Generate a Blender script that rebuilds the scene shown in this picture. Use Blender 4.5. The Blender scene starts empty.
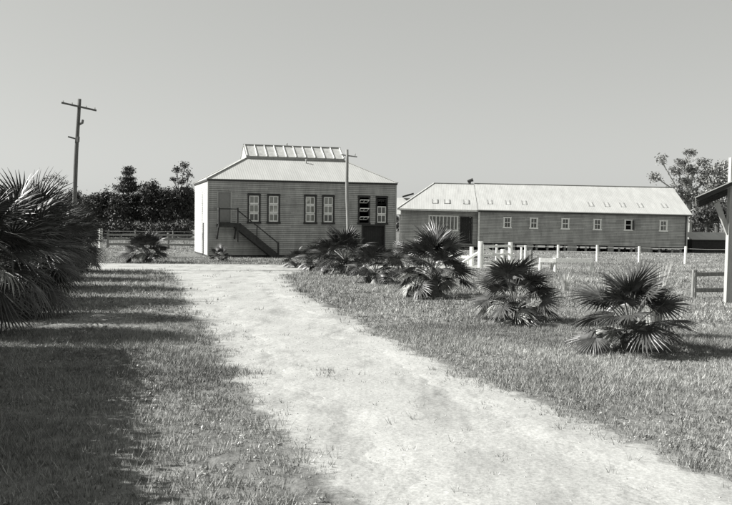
import bpy, math, random
import numpy as np
from mathutils import Vector, Matrix
random.seed(7); RNG = np.random.default_rng(7)
SC = bpy.context.scene; COL = SC.collection
R = math.radians

# ------------------------------------------------------------------ materials (a monochrome print: all greys)
def g3(v, t=1.0):
    return (v*1.0, v*1.012, v*0.975, 1)
def mat(name, v, rough=.85, var=.25, scale=6, bump=.0, bscale=40, spec=.3, stretch=None, tone=0.0, lo=None):
    m = bpy.data.materials.new(name); m.use_nodes = True
    nt = m.node_tree; N = nt.nodes; Lk = nt.links; N.clear()
    out = N.new('ShaderNodeOutputMaterial'); b = N.new('ShaderNodeBsdfPrincipled')
    Lk.new(b.outputs[0], out.inputs[0])
    b.inputs['Roughness'].default_value = rough
    b.inputs['Specular IOR Level'].default_value = spec
    tc = N.new('ShaderNodeTexCoord'); mp = N.new('ShaderNodeMapping')
    if stretch: mp.inputs['Scale'].default_value = stretch
    Lk.new(tc.outputs['Object'], mp.inputs[0])
    nz = N.new('ShaderNodeTexNoise'); nz.inputs['Scale'].default_value = scale
    nz.inputs['Detail'].default_value = 8; nz.inputs['Roughness'].default_value = .65
    Lk.new(mp.outputs[0], nz.inputs['Vector'])
    cr = N.new('ShaderNodeValToRGB'); cr.color_ramp.elements[0].position = .3; cr.color_ramp.elements[1].position = .7
    cr.color_ramp.elements[0].color = g3(v*(1-var)); cr.color_ramp.elements[1].color = g3(v*(1+var))
    Lk.new(nz.outputs['Fac'], cr.inputs[0]); col = cr.outputs[0]
    if tone:
        at = N.new('ShaderNodeAttribute'); at.attribute_name = 'tone'
        ma = N.new('ShaderNodeMath'); ma.operation = 'MULTIPLY_ADD'
        ma.inputs[1].default_value = 2*tone; ma.inputs[2].default_value = 1-tone
        Lk.new(at.outputs['Fac'], ma.inputs[0])
        mx = N.new('ShaderNodeVectorMath'); mx.operation = 'SCALE'
        Lk.new(col, mx.inputs[0]); Lk.new(ma.outputs[0], mx.inputs['Scale']); col = mx.outputs[0]
    Lk.new(col, b.inputs['Base Color'])
    if bump:
        n2 = N.new('ShaderNodeTexNoise'); n2.inputs['Scale'].default_value = bscale; n2.inputs['Detail'].default_value = 6
        Lk.new(mp.outputs[0], n2.inputs['Vector'])
        bp = N.new('ShaderNodeBump'); bp.inputs['Strength'].default_value = bump; bp.inputs['Distance'].default_value = .03
        Lk.new(n2.outputs['Fac'], bp.inputs['Height']); Lk.new(bp.outputs[0], b.inputs['Normal'])
    return m
M = {}
M['board'] = mat('weatherboard_paint', .36, .8, .26, 1.5, .15, 30, stretch=(1.6, 1, .35), tone=.16)
M['board_sunlit'] = mat('weatherboard_paint_sunlit', .42, .8, .10, 1.2, .1, 30, stretch=(1, 1, 2.5), tone=.06)  # same paint as the front, lightened for the sunlit wall
M['shed_board'] = mat('shed_weatherboard', .40, .85, .26, 1.3, .2, 30, stretch=(1.4, 1, .4), tone=.18)
M['iron'] = mat('corrugated_iron', .40, .6, .10, .7, 0, stretch=(2.5, .5, 1), spec=.2)
M['iron_old'] = mat('older_corrugated_iron', .37, .65, .13, .8, 0, stretch=(2.5, .5, 1), spec=.2)
M['dark_trim'] = mat('dark_painted_trim', .035, .6, .3, 8)
M['white_trim'] = mat('white_painted_trim', .84, .6, .12, 8)
M['white_rail'] = mat('whitewashed_timber', .74, .8, .25, 7, .3, 40)
M['grey_timber'] = mat('weathered_grey_timber', .24, .9, .35, 5, .6, 30, stretch=(4, 4, .6))
M['pale_timber'] = mat('pale_weathered_timber', .36, .85, .15, 3, .5, 30, stretch=(4, 4, .6))
M['pole_timber'] = mat('pole_timber', .11, .85, .35, 4, .5, 30, stretch=(4, 4, .5))
M['dark_timber'] = mat('dark_stair_timber', .045, .8, .3, 6, .3)
M['door_grey'] = mat('painted_door', .22, .7, .1, 6)
M['dark_door'] = mat('dark_door_boards', .03, .8, .3, 6)
M['curtain'] = mat('drawn_blind', .26, .9, .15, 4)
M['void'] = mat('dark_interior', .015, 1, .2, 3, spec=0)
M['stump'] = mat('timber_stump', .30, .9, .35, 7, .4)
M['bark'] = mat('bark', .09, .95, .4, 8, .8, 20)
M['gum_bark'] = mat('pale_gum_bark', .38, .85, .3, 3, .3, 20)
M['leaf_dark'] = mat('dark_foliage', .040, .6, .4, .9, tone=.55, spec=.3)
M['leaf_mid'] = mat('mid_foliage', .060, .6, .4, .9, tone=.55, spec=.3)
M['leaf_gum_lit'] = mat('gum_foliage_lit', .20, .6, .3, .9, tone=.5, spec=.4)  # leaf colour raised to carry the bright sunlit look of the gums
M['frond'] = mat('palm_frond', .050, .45, .3, 5, tone=.35, spec=.5)
M['stalk'] = mat('palm_stalk', .16, .5, .3, 9, spec=.5)
M['dead_frond'] = mat('dry_palm_frond', .36, .75, .35, 6, tone=.3)
M['palm_trunk'] = mat('palm_trunk', .10, .95, .5, 14, .9, 25)
M['metal'] = mat('galvanised_metal', .35, .45, .2, 9, spec=.5)
M['stone'] = mat('pebble', .34, .9, .4, 20)
M['grass_blade'] = mat('grass_blade', .26, .6, .35, .55, tone=.55, spec=.3)
M['weed'] = mat('weed_leaf', .20, .5, .3, 1, tone=.5, spec=.45)
M['straw'] = mat('dry_straw_grass', .45, .7, .2, 1, tone=.25)
M['porcelain'] = mat('porcelain', .5, .3, .1, 9, spec=.5)
def glass_mat():
    m = bpy.data.materials.new('window_glass'); m.use_nodes = True; N = m.node_tree.nodes; Lk = m.node_tree.links; N.clear()
    out = N.new('ShaderNodeOutputMaterial'); tr = N.new('ShaderNodeBsdfTransparent'); tr.inputs[0].default_value = g3(.85)
    gl = N.new('ShaderNodeBsdfGlossy'); gl.inputs['Roughness'].default_value = .04; gl.inputs[0].default_value = g3(.9)
    n = N.new('ShaderNodeTexNoise'); n.inputs['Scale'].default_value = 3; bp = N.new('ShaderNodeBump'); bp.inputs['Strength'].default_value = .08
    Lk.new(n.outputs['Fac'], bp.inputs['Height']); Lk.new(bp.outputs[0], gl.inputs['Normal'])
    mx = N.new('ShaderNodeMixShader'); mx.inputs[0].default_value = .12
    Lk.new(tr.outputs[0], mx.inputs[1]); Lk.new(gl.outputs[0], mx.inputs[2]); Lk.new(mx.outputs[0], out.inputs[0]); return m
M['glass'] = glass_mat()
M['lantern_grey'] = mat('lantern_grey_paint', .24, .7, .2, 5)
M['sky_glass'] = mat('lantern_glass', .42, .25, .25, 3, spec=.5)

# ------------------------------------------------------------------ mesh helpers
def link_mesh(name, verts, faces, m, parent=None, smooth=False, tone=None):
    me = bpy.data.meshes.new(name)
    me.from_pydata([tuple(v) for v in verts], [], faces)
    if tone is not None:
        a = me.attributes.new('tone', 'FLOAT', 'FACE'); a.data.foreach_set('value', np.asarray(tone, dtype=np.float32))
    me.materials.append(m)
    if smooth: me.polygons.foreach_set('use_smooth', [True]*len(me.polygons))
    me.update()
    o = bpy.data.objects.new(name, me); COL.objects.link(o)
    if parent: o.parent = parent
    return o
class MB:
    def __init__(s): s.v = []; s.f = []; s.t = []
    def quad(s, a, b, c, d, tone=None):
        i = len(s.v); s.v += [a, b, c, d]; s.f.append((i, i+1, i+2, i+3)); s.t.append(random.random() if tone is None else tone)
    def box(s, x0, x1, y0, y1, z0, z1):
        i = len(s.v)
        s.v += [(x0,y0,z0),(x1,y0,z0),(x1,y1,z0),(x0,y1,z0),(x0,y0,z1),(x1,y0,z1),(x1,y1,z1),(x0,y1,z1)]
        for f in ((0,3,2,1),(4,5,6,7),(0,1,5,4),(1,2,6,5),(2,3,7,6),(3,0,4,7)):
            s.f.append(tuple(i+k for k in f)); s.t.append(.5)
        return s
    def bar(s, p, q, w, h, up=(0,0,1)):
        p = Vector(p); q = Vector(q); d = (q-p).normalized(); u = Vector(up)
        if abs(d.dot(u)) > .95: u = Vector((0,1,0))
        a = d.cross(u).normalized()*w/2; b = a.cross(d).normalized()*h/2
        i = len(s.v)
        for c in (p, q):
            s.v += [tuple(c-a-b), tuple(c+a-b), tuple(c+a+b), tuple(c-a+b)]
        for f in ((0,3,2,1),(4,5,6,7),(0,1,5,4),(1,2,6,5),(2,3,7,6),(3,0,4,7)):
            s.f.append(tuple(i+k for k in f)); s.t.append(.5)
        return s
    def tube(s, pts, rs, n=8, wob=0):
        pts = [Vector(p) for p in pts]; i0 = len(s.v)
        for k, p in enumerate(pts):
            d = (pts[min(k+1, len(pts)-1)]-pts[max(k-1, 0)]).normalized()
            a = d.cross(Vector((0,1,0)) if abs(d.y) < .9 else Vector((1,0,0))).normalized(); b = d.cross(a)
            for j in range(n):
                t = 2*math.pi*j/n; r = rs[k]*(1+random.uniform(-wob, wob))
                s.v.append(tuple(p+a*math.cos(t)*r+b*math.sin(t)*r))
        for k in range(len(pts)-1):
            for j in range(n):
                a = i0+k*n+j; b = i0+k*n+(j+1) % n
                s.f.append((a, b, b+n, a+n)); s.t.append(.5)
        s.f.append(tuple(i0+j for j in reversed(range(n)))); s.t.append(.5)
        s.f.append(tuple(i0+(len(pts)-1)*n+j for j in range(n))); s.t.append(.5)
        return s
    def build(s, name, m, parent=None, smooth=False):
        return link_mesh(name, s.v, s.f, m, parent, smooth, s.t)
def empty(name, loc, rz=0, rx=0, ry=0):
    o = bpy.data.objects.new(name, None); COL.objects.link(o); o.location = loc; o.rotation_euler = (rx, ry, rz)
    o.empty_display_size = .3; return o
def tag(o, label=None, cat=None, group=None, kind=None):
    if label: o['label'] = label
    if cat: o['category'] = cat
    if group: o['group'] = group
    if kind: o['kind'] = kind
    return o
def copy_tree(o, parent=None):
    c = o.copy(); COL.objects.link(c); c.parent = parent
    for ch in o.children: copy_tree(ch, c)
    return c
def snoise(x, y, s=1.0, seed=0):
    x = np.asarray(x, float)*s+seed*13.7; y = np.asarray(y, float)*s-seed*7.3
    return (np.sin(x*1.3+1.7*np.sin(y*.9))+np.sin(y*1.7+1.3*np.sin(x*.7+2))+np.sin((x+y)*2.3+np.sin(x*1.9))*.6+np.sin((x-y*1.2)*4.1)*.35)/2.95

# ------------------------------------------------------------------ ground
def gh(x, y):
    x = np.asarray(x, float); y = np.asarray(y, float)
    t = np.clip((y-60)/14, 0, 1); t = t*t*(3-2*t)
    far = 1-np.clip((y-95)/60, 0, 1)
    return .08*t*far*(1-np.clip((x-12)/14, 0, 1))*np.clip((x+4)/6, 0, 1)
TRACK = [(-40,(5.5,-14),(9.5,-14)), (0,(1.2,2),(5.4,2)), (0,(.25,6),(3.8,6)), (0,(-1.3,10.8),(2.45,10.8)), (0,(-2.3,14),(1.4,14)), (0,(-3.0,17.3),(.6,17.3)),
         (0,(-4.2,21.5),(-.4,21.5)), (0,(-5.4,26),(-1.5,26)), (0,(-6.6,31.5),(-2.6,31.5)), (0,(-8.4,38),(-3.6,38)), (0,(-10.5,43.2),(-2.4,43.2))]
CROSS = [((-70,40.5),(-70,47)), ((-40,41),(-40,47.3)), ((-20,41.3),(-20,47.2)), ((-12.5,41.0),(-12.5,46.8)), ((-6,41),(-6,47.2)),
         ((-1.5,43.0),(-1.5,46.6)), ((3,44.3),(3,47.5)), ((7,46.0),(7,49.5)), ((12,47.8),(12,51.0))]
BRANCH = [((-3.4,18.0),(-4.6,22.2)), ((-6,18.6),(-6.6,22.0)), ((-9,18.9),(-9,21.8)), ((-14,19.2),(-14,22.3)), ((-26,20.5),(-26,24))]
def densify(pairs, n):
    out = []
    for (a, b), (c, d) in zip(pairs[:-1], pairs[1:]):
        for k in range(n):
            t = k/n; out.append(((a[0]+(c[0]-a[0])*t, a[1]+(c[1]-a[1])*t), (b[0]+(d[0]-b[0])*t, b[1]+(d[1]-b[1])*t)))
    out.append(pairs[-1]); return out
def road_mat(name, v, thr, soft):
    m = mat(name, v*.70, .95, .14, .9, .5, 9, spec=.1)
    nt = m.node_tree; N = nt.nodes; Lk = nt.links
    b = [n for n in N if n.type == 'BSDF_PRINCIPLED'][0]; out = [n for n in N if n.type == 'OUTPUT_MATERIAL'][0]
    tc = [n for n in N if n.type == 'TEX_COORD'][0]
    # fine grit and darker scuffed patches of the dirt itself
    n3 = N.new('ShaderNodeTexNoise'); n3.inputs['Scale'].default_value = 22; n3.inputs['Detail'].default_value = 8; n3.inputs['Roughness'].default_value = .8
    Lk.new(tc.outputs['Object'], n3.inputs['Vector'])
    mr = N.new('ShaderNodeMapRange'); mr.inputs[1].default_value = .32; mr.inputs[2].default_value = .68; mr.inputs[3].default_value = .68; mr.inputs[4].default_value = 1.25
    Lk.new(n3.outputs['Fac'], mr.inputs[0])
    n4 = N.new('ShaderNodeTexNoise'); n4.inputs['Scale'].default_value = .8; n4.inputs['Detail'].default_value = 9; n4.inputs['Roughness'].default_value = .72
    mp = N.new('ShaderNodeMapping'); mp.inputs['Scale'].default_value = (1.6, .45, 1); mp.inputs['Rotation'].default_value = (0, 0, R(-18))
    Lk.new(tc.outputs['Object'], mp.inputs[0]); Lk.new(mp.outputs[0], n4.inputs['Vector'])
    mr4 = N.new('ShaderNodeMapRange'); mr4.inputs[1].default_value = .34; mr4.inputs[2].default_value = .5; mr4.inputs[3].default_value = .72; mr4.inputs[4].default_value = 1.04
    Lk.new(n4.outputs['Fac'], mr4.inputs[0])
    mu = N.new('ShaderNodeMath'); mu.operation = 'MULTIPLY'; Lk.new(mr.outputs[0], mu.inputs[0]); Lk.new(mr4.outputs[0], mu.inputs[1])
    src = b.inputs['Base Color'].links[0].from_socket
    sc = N.new('ShaderNodeVectorMath'); sc.operation = 'SCALE'; Lk.new(src, sc.inputs[0]); Lk.new(mu.outputs[0], sc.inputs['Scale'])
    Lk.new(sc.outputs[0], b.inputs['Base Color'])
    # two compacted wheel tracks following the strip
    ac = N.new('ShaderNodeAttribute'); ac.attribute_name = 'across'
    pp = N.new('ShaderNodeMath'); pp.operation = 'PINGPONG'; pp.inputs[1].default_value = .5; Lk.new(ac.outputs['Fac'], pp.inputs[0])
    nw_ = N.new('ShaderNodeTexNoise'); nw_.inputs['Scale'].default_value = 1.1; nw_.inputs['Detail'].default_value = 5; Lk.new(tc.outputs['Object'], nw_.inputs['Vector'])
    wa = N.new('ShaderNodeMath'); wa.operation = 'MULTIPLY_ADD'; wa.inputs[1].default_value = .42; Lk.new(nw_.outputs['Fac'], wa.inputs[0]); Lk.new(pp.outputs[0], wa.inputs[2])
    sb_ = N.new('ShaderNodeMath'); sb_.operation = 'SUBTRACT'; sb_.inputs[1].default_value = .50; Lk.new(wa.outputs[0], sb_.inputs[0])
    ab_ = N.new('ShaderNodeMath'); ab_.operation = 'ABSOLUTE'; Lk.new(sb_.outputs[0], ab_.inputs[0])
    rt_ = N.new('ShaderNodeMapRange'); rt_.inputs[1].default_value = .0; rt_.inputs[2].default_value = .075; rt_.inputs[3].default_value = 0; rt_.inputs[4].default_value = 1; Lk.new(ab_.outputs[0], rt_.inputs[0])
    rb = N.new('ShaderNodeBump'); rb.inputs['Strength'].default_value = .35; rb.inputs['Distance'].default_value = .05; Lk.new(rt_.outputs[0], rb.inputs['Height'])
    pb = b.inputs['Normal'].links[0].from_socket; Lk.new(pb, rb.inputs['Normal']); Lk.new(rb.outputs[0], b.inputs['Normal'])
    cm = N.new('ShaderNodeMapRange'); cm.inputs[2].default_value = .09; cm.inputs[3].default_value = 1.05; cm.inputs[4].default_value = .98; Lk.new(ab_.outputs[0], cm.inputs[0])
    s2 = N.new('ShaderNodeVectorMath'); s2.operation = 'SCALE'; Lk.new(sc.outputs[0], s2.inputs[0]); Lk.new(cm.outputs[0], s2.inputs['Scale']); Lk.new(s2.outputs[0], b.inputs['Base Color'])
    # ragged worn edge
    at = N.new('ShaderNodeAttribute'); at.attribute_name = 'edge'
    n2 = N.new('ShaderNodeTexNoise'); n2.inputs['Scale'].default_value = 1.6; n2.inputs['Detail'].default_value = 10; n2.inputs['Roughness'].default_value = .75
    Lk.new(tc.outputs['Object'], n2.inputs['Vector'])
    ad = N.new('ShaderNodeMath'); ad.operation = 'MULTIPLY_ADD'; ad.inputs[1].default_value = 1.9; ad.inputs[2].default_value = -.95
    Lk.new(n2.outputs['Fac'], ad.inputs[0])
    a2 = N.new('ShaderNodeMath'); a2.operation = 'ADD'; Lk.new(ad.outputs[0], a2.inputs[0]); Lk.new(at.outputs['Fac'], a2.inputs[1])
    r2 = N.new('ShaderNodeMapRange'); r2.inputs[1].default_value = thr-soft; r2.inputs[2].default_value = thr+soft; Lk.new(a2.outputs[0], r2.inputs[0])
    tr = N.new('ShaderNodeBsdfTransparent'); mx = N.new('ShaderNodeMixShader')
    Lk.new(r2.outputs[0], mx.inputs[0]); Lk.new(tr.outputs[0], mx.inputs[1]); Lk.new(b.outputs[0], mx.inputs[2]); Lk.new(mx.outputs[0], out.inputs[0])
    return m
def road(name, pairs, z, m, nw=16, nl=8, ew=.9, ends=True):
    P = densify(pairs, nl); V = []; F = []; E = []
    for k, (a, b) in enumerate(P):
        w = math.dist(a, b)
        da = ((a[0]-b[0])/w, (a[1]-b[1])/w)
        a = (a[0]+da[0]*.45, a[1]+da[1]*.45); b = (b[0]-da[0]*.45, b[1]-da[1]*.45); w += .9
        for j in range(nw+1):
            t = j/nw; V.append((a[0]+(b[0]-a[0])*t, a[1]+(b[1]-a[1])*t, z))
            e = min(t, 1-t)*w/ew
            if ends: e = min(e, k/6, (len(P)-1-k)/6)
            E.append(min(1, e))
    for k in range(len(P)-1):
        for j in range(nw):
            i = k*(nw+1)+j; F.append((i, i+1, i+nw+2, i+nw+1))
    o = link_mesh(name, V, F, m, None, True); a = o.data.attributes.new('edge', 'FLOAT', 'POINT'); a.data.foreach_set('value', E)
    a = o.data.attributes.new('across', 'FLOAT', 'POINT'); a.data.foreach_set('value', [j/nw for _ in P for j in range(nw+1)])
    return tag(o, kind='structure')
def seg_inside(px, py, pairs):
    """signed depth (m, approximate) inside a strip given by left/right pairs"""
    best = np.full(px.shape, -9.)
    for (a, b), (c, d) in zip(pairs[:-1], pairs[1:]):
        quad = [a, b, d, c]
        area = sum(quad[i][0]*quad[(i+1) % 4][1]-quad[(i+1) % 4][0]*quad[i][1] for i in range(4))
        sg = 1 if area > 0 else -1
        def ed(p, q):
            L_ = math.dist(p, q); return sg*((q[0]-p[0])*(py-p[1])-(q[1]-p[1])*(px-p[0]))/L_
        lat = np.minimum(ed(b, d), ed(c, a))
        lon = np.minimum(ed(a, b), ed(d, c))
        best = np.maximum(best, np.where(lon > -.05, lat, -9.))
    return best
TRK = [(a, b) for _, a, b in TRACK]
def coords(near, far, step, gr):
    out = [0.]; s = step
    while out[-1] < far:
        out.append(out[-1]+s)
        if out[-1] > near: s *= gr
    return out
cx = coords(45, 1800, 1.0, 1.12); xs = sorted([-c for c in cx[1:]]+cx)
ys = [-c for c in reversed(coords(30, 1800, 1.5, 1.25)[1:])]+coords(110, 1800, 1.0, 1.12)
gx, gy = np.meshgrid(xs, ys); gz = gh(gx, gy)
V = np.stack([gx.ravel(), gy.ravel(), gz.ravel()], 1); nx = len(xs)
F = [(j*nx+i, j*nx+i+1, (j+1)*nx+i+1, (j+1)*nx+i) for j in range(len(ys)-1) for i in range(nx-1)]
def ground_mat():
    m = mat('dry_grass_ground', .15, 1, .35, .35, .8, 12, spec=.05)
    nt = m.node_tree; N = nt.nodes; Lk = nt.links
    b = [n for n in N if n.type == 'BSDF_PRINCIPLED'][0]; tc = [n for n in N if n.type == 'TEX_COORD'][0]
    n3 = N.new('ShaderNodeTexNoise'); n3.inputs['Scale'].default_value = 5; n3.inputs['Detail'].default_value = 12; n3.inputs['Roughness'].default_value = .85
    mp = N.new('ShaderNodeMapping'); mp.inputs['Scale'].default_value = (1.2, .5, 1)
    Lk.new(tc.outputs['Object'], mp.inputs[0]); Lk.new(mp.outputs[0], n3.inputs['Vector'])
    mr = N.new('ShaderNodeMapRange'); mr.inputs[1].default_value = .35; mr.inputs[2].default_value = .65; mr.inputs[3].default_value = .4; mr.inputs[4].default_value = 1.6
    Lk.new(n3.outputs['Fac'], mr.inputs[0])
    src = b.inputs['Base Color'].links[0].from_socket
    sc = N.new('ShaderNodeVectorMath'); sc.operation = 'SCALE'; Lk.new(src, sc.inputs[0]); Lk.new(mr.outputs[0], sc.inputs['Scale'])
    Lk.new(sc.outputs[0], b.inputs['Base Color']); return m
tag(link_mesh('ground', V, F, ground_mat(), None, True), kind='structure')
rm = road_mat('pale_dirt_track', .47, .5, .16)
road('dirt_track', TRK, .004, rm)
road('cross_track', CROSS, .008, road_mat('pale_dirt_cross_track', .46, .42, .2), ew=1.0)
road('side_path', BRANCH, .012, road_mat('worn_side_path', .36, .72, .32), ew=1.3)

# ------------------------------------------------------------------ grass (stuff)
def in_roads(x, y):
    d = np.maximum(seg_inside(x, y, TRK), seg_inside(x, y, CROSS))
    return d
def grass(n, y0, y1, hmin, hmax, wid, blades, name, m, spread, dens=None, xw=.50):
    u = RNG.random(n*2); y = np.sqrt(y0*y0+u*(y1*y1-y0*y0)); x = (RNG.random(n*2)*2-1)*(y*xw+1.5)
    d = in_roads(x, y)+snoise(x, y, 1.6, 3)*.35+RNG.normal(0, .22, x.shape)
    keep = (d < .0) | (RNG.random(x.shape) < .005+.05*(snoise(x, y, 1.1, 9) > .5))
    br = seg_inside(x, y, BRANCH); keep &= (br < .1) | (RNG.random(x.shape) < .28)
    pn = snoise(x, y, .9, 1)*.6+snoise(x, y, 3.1, 2)*.4
    keep &= RNG.random(x.shape) < np.clip(.62+.65*pn, .12, 1)
    # building footprints stay bare
    keep &= ~((y > 56) & (x > -12.5) & (x < 3.2) & (y > 56.35+(x+10)*.3))
    keep &= ~((y > 73.5) & (x > 2) & (x < 29))
    x = x[keep][:n]; y = y[keep][:n]; pn = pn[keep][:n]; n = len(x)
    hh = hmin+(hmax-hmin)*RNG.random(n)**1.6*np.clip(.75+.6*pn, .25, 1.4)
    z = gh(x, y)
    X = np.repeat(x, blades); Y = np.repeat(y, blades); Z = np.repeat(z, blades); H = np.repeat(hh, blades)*(.5+.7*RNG.random(n*blades))
    r = spread*RNG.random(n*blades)**.5; a = RNG.random(n*blades)*6.283
    X = X+r*np.cos(a); Y = Y+r*np.sin(a)
    ln = H*(.2+.75*RNG.random(n*blades)); a2 = a+RNG.normal(0, .7, n*blades)
    w = wid*(.6+.8*RNG.random(n*blades)); b = RNG.random(n*blades)*3.1416
    p0 = np.stack([X-w*np.cos(b), Y-w*np.sin(b), Z-.005], 1); p1 = np.stack([X+w*np.cos(b), Y+w*np.sin(b), Z-.005], 1)
    p2 = np.stack([X+ln*np.cos(a2), Y+ln*np.sin(a2), Z+H], 1)
    V = np.stack([p0, p1, p2], 1).reshape(-1, 3); nf = len(X)
    me = bpy.data.meshes.new(name); me.vertices.add(nf*3); me.vertices.foreach_set('co', V.astype(np.float32).ravel())
    me.loops.add(nf*3); me.loops.foreach_set('vertex_index', np.arange(nf*3, dtype=np.int32))
    me.polygons.add(nf); me.polygons.foreach_set('loop_start', np.arange(0, nf*3, 3, dtype=np.int32)); me.polygons.foreach_set('loop_total', np.full(nf, 3, dtype=np.int32))
    t = me.attributes.new('tone', 'FLOAT', 'FACE')
    tn = np.clip(np.repeat(.5+.35*snoise(x, y, .5, 5)+RNG.normal(0, .18, n), blades)+RNG.normal(0, .15, nf), 0, 1)
    t.data.foreach_set('value', tn.astype(np.float32))
    me.materials.append(m); me.update(calc_edges=True)
    o = bpy.data.objects.new(name, me); COL.objects.link(o); return o
tag(grass(46000, 4.5, 20, .03, .13, .0045, 7, 'grass', M['grass_blade'], .07), 'rough grey-toned grass growing on both sides of the near dirt track', 'grass', kind='stuff')
tag(grass(34000, 20, 56, .05, .17, .010, 6, 'grass', M['grass_blade'], .12), 'grass of the verge and paddock beyond the palm trees', 'grass', kind='stuff')
tag(grass(14000, 56, 110, .06, .15, .022, 5, 'grass', M['grass_blade'], .25, xw=.47), 'far paddock grass around and behind the two buildings', 'grass', kind='stuff')

# broad-leaved weeds and matted dead leaf litter
def weeds(n, name, m, lab, flat, size, y1):
    x0 = []; 
    u = RNG.random(n*4); y = np.sqrt(25+u*(y1*y1-25)); x = (RNG.random(n*4)*2-1)*(y*.47+1)
    d = in_roads(x, y); keep = (d < -.1) & (snoise(x, y, .7, 11) > -.1); x = x[keep][:n]; y = y[keep][:n]; V = []; F = []; T = []
    for a, b in zip(x, y):
        q = random.random(); sc = size*random.uniform(.5, 1.4)*(1+b*.012)
        for k in range(random.randint(3, 7) if not flat else 2):
            t = random.uniform(0, 6.28); L_ = sc*random.uniform(.6, 1.2); w = L_*.2; up = L_*(random.uniform(.15, .8) if not flat else .08); i = len(V); ox, oy = (0, 0) if not flat else (random.uniform(-.2, .2), random.uniform(-.2, .2))
            c, s_ = math.cos(t), math.sin(t)
            V += [(a+ox, b+oy, .01), (a+ox+c*L_*.5-s_*w, b+oy+s_*L_*.5+c*w, up), (a+ox+c*L_, b+oy+s_*L_, up*.8), (a+ox+c*L_*.5+s_*w, b+oy+s_*L_*.5-c*w, up*.9+.01)]
            F.append((i, i+1, i+2, i+3)); T.append(min(1, max(0, q+random.uniform(-.2, .2))))
    return tag(link_mesh(name, V, F, m, None, False, T), lab, name, kind='stuff')
weeds(6500, 'weeds', M['weed'], 'coarse broad-leaved weeds among the grass', False, .036, 30)
weeds(5000, 'leaf_litter', M['straw'], 'pale dead leaves and stalks lying in the grass', True, .028, 30)

# small stones and clods
def pebbles(n):
    V = []; F = []
    for _ in range(n):
        y = math.sqrt(random.uniform(25, 900)); x = random.uniform(-1, 1)*(y*.45+1)
        if in_roads(np.array([x]), np.array([y]))[0] < -.3: continue
        r = random.uniform(.003, .010)*(1+y*.03); i = len(V)
        for k in range(5):
            a = k*1.2566+random.random()*.5; rr = r*random.uniform(.7, 1.2); V.append((x+rr*math.cos(a), y+rr*math.sin(a), .003))
        V.append((x+random.uniform(-.3, .3)*r, y, .006+r*random.uniform(.5, .9)))
        F += [(i+k, i+(k+1) % 5, i+5) for k in range(5)]
    return tag(link_mesh('gravel', V, F, M['stone']), 'loose pebbles and clods scattered on the dirt track', 'gravel', kind='stuff')
pebbles(9000)

# ------------------------------------------------------------------ weatherboard walls
def boards(W, z0, z1, holes, pitch=.13, y=0., out=.03, jl=1.8, shade_gap=.019):  # gaps bare the near-black lining, standing in for shade under each lap
    """lapped boards on the plane y, facing -y, from x 0..W; holes = (x0,x1,z0,z1)"""
    mb = MB(); n = max(1, round((z1-z0)/pitch)); p = (z1-z0)/n
    for k in range(n):
        za = z0+k*p; zb = za+p; iv = [(0, W)]
        for h in holes:
            if h[2] < zb-.3*p and h[3] > za+.3*p:
                nv = []
                for a, b in iv:
                    if h[0] > a and h[1] < b: nv += [(a, h[0]), (h[1], b)]
                    elif h[0] <= a < h[1]: nv.append((min(h[1], b), b))
                    elif h[0] < b <= h[1]: nv.append((a, max(a, h[0])))
                    else: nv.append((a, b))
                iv = [q for q in nv if q[1]-q[0] > .01]
        off = random.uniform(.3, jl); cuts = []
        while off < W: cuts.append(off); off += random.uniform(.7, 1)*jl
        o = out*random.uniform(.75, 1.15)
        for a, b in iv:
            pts = [a]+[c for c in cuts if a+.1 < c < b-.1]+[b]
            for q, r in zip(pts[:-1], pts[1:]):
                t = min(1, max(0, random.gauss(.5, .22)))
                mb.quad((q, y-o, za+shade_gap), (r-.006, y-o, za+shade_gap), (r-.006, y-.006, zb), (q, y-.006, zb), t)
                mb.quad((q, y-o+.016, za+shade_gap), (r-.006, y-o+.016, za+shade_gap), (r-.006, y-o, za+shade_gap), (q, y-o, za+shade_gap), t)
    return mb
def corrugated(p00, p10, p11, p01, m, name, parent, pitch=.152, amp=.0022, th=.03):
    """roof slope: p00-p10 eave (left,right), p01-p11 top; ribs run up the slope"""
    p00, p10, p11, p01 = map(Vector, (p00, p10, p11, p01))
    W = (p10-p00).length; n = int(W/pitch*4); nrm = (p10-p00).cross(p01-p00 if (p01-p00).length > .1 else p11-p00).normalized()
    if nrm.z < 0: nrm = -nrm
    ux = (p10-p00).normalized(); V = []; F = []
    tl = (p01-p00).dot(ux); tr = (p11-p00).dot(ux); up = (p01-p00)-ux*tl
    for k in range(n+1):
        x = W*k/n
        f = 1.
        if tl > 1e-3 and x < tl: f = x/tl
        if tr < W-1e-3 and x > tr: f = min(f, (W-x)/(W-tr))
        o = nrm*amp*math.sin(2*math.pi*x/pitch)
        a = p00+ux*x+o; b = a+up*max(f, .001)
        V += [tuple(a), tuple(b), tuple(a-nrm*th), tuple(b-nrm*th)]
    for k in range(n):
        i = k*4; F += [(i, i+4, i+5, i+1), (i+2, i+3, i+7, i+6), (i, i+2, i+6, i+4), (i+1, i+5, i+7, i+3)]
    F += [(0, 1, 3, 2), (n*4, n*4+2, n*4+3, n*4+1)]
    return link_mesh(name, V, F, m, parent, False)

# ------------------------------------------------------------------ AMPHITHEATRE building
amp = tag(empty('hall_building', (-10.07, 56.35, 0), R(17)), 'two-storey weatherboard hall with glazed lantern along its hipped iron roof', 'building')
W, Dp, EZ = 12.6, 8.0, 4.9
wins = [2.93, 4.21, 6.66, 7.88, 10.35, 11.60]; ww, wz0, wz1 = .80, 2.22, 4.06
holes = [(c-ww/2, c+ww/2, wz0, wz1) for c in wins]+[(.62, 1.42, 2.22, 4.17), (10.28, 11.78, -.1, 2.10)]
c = MB()
zs = 0.0
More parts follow.
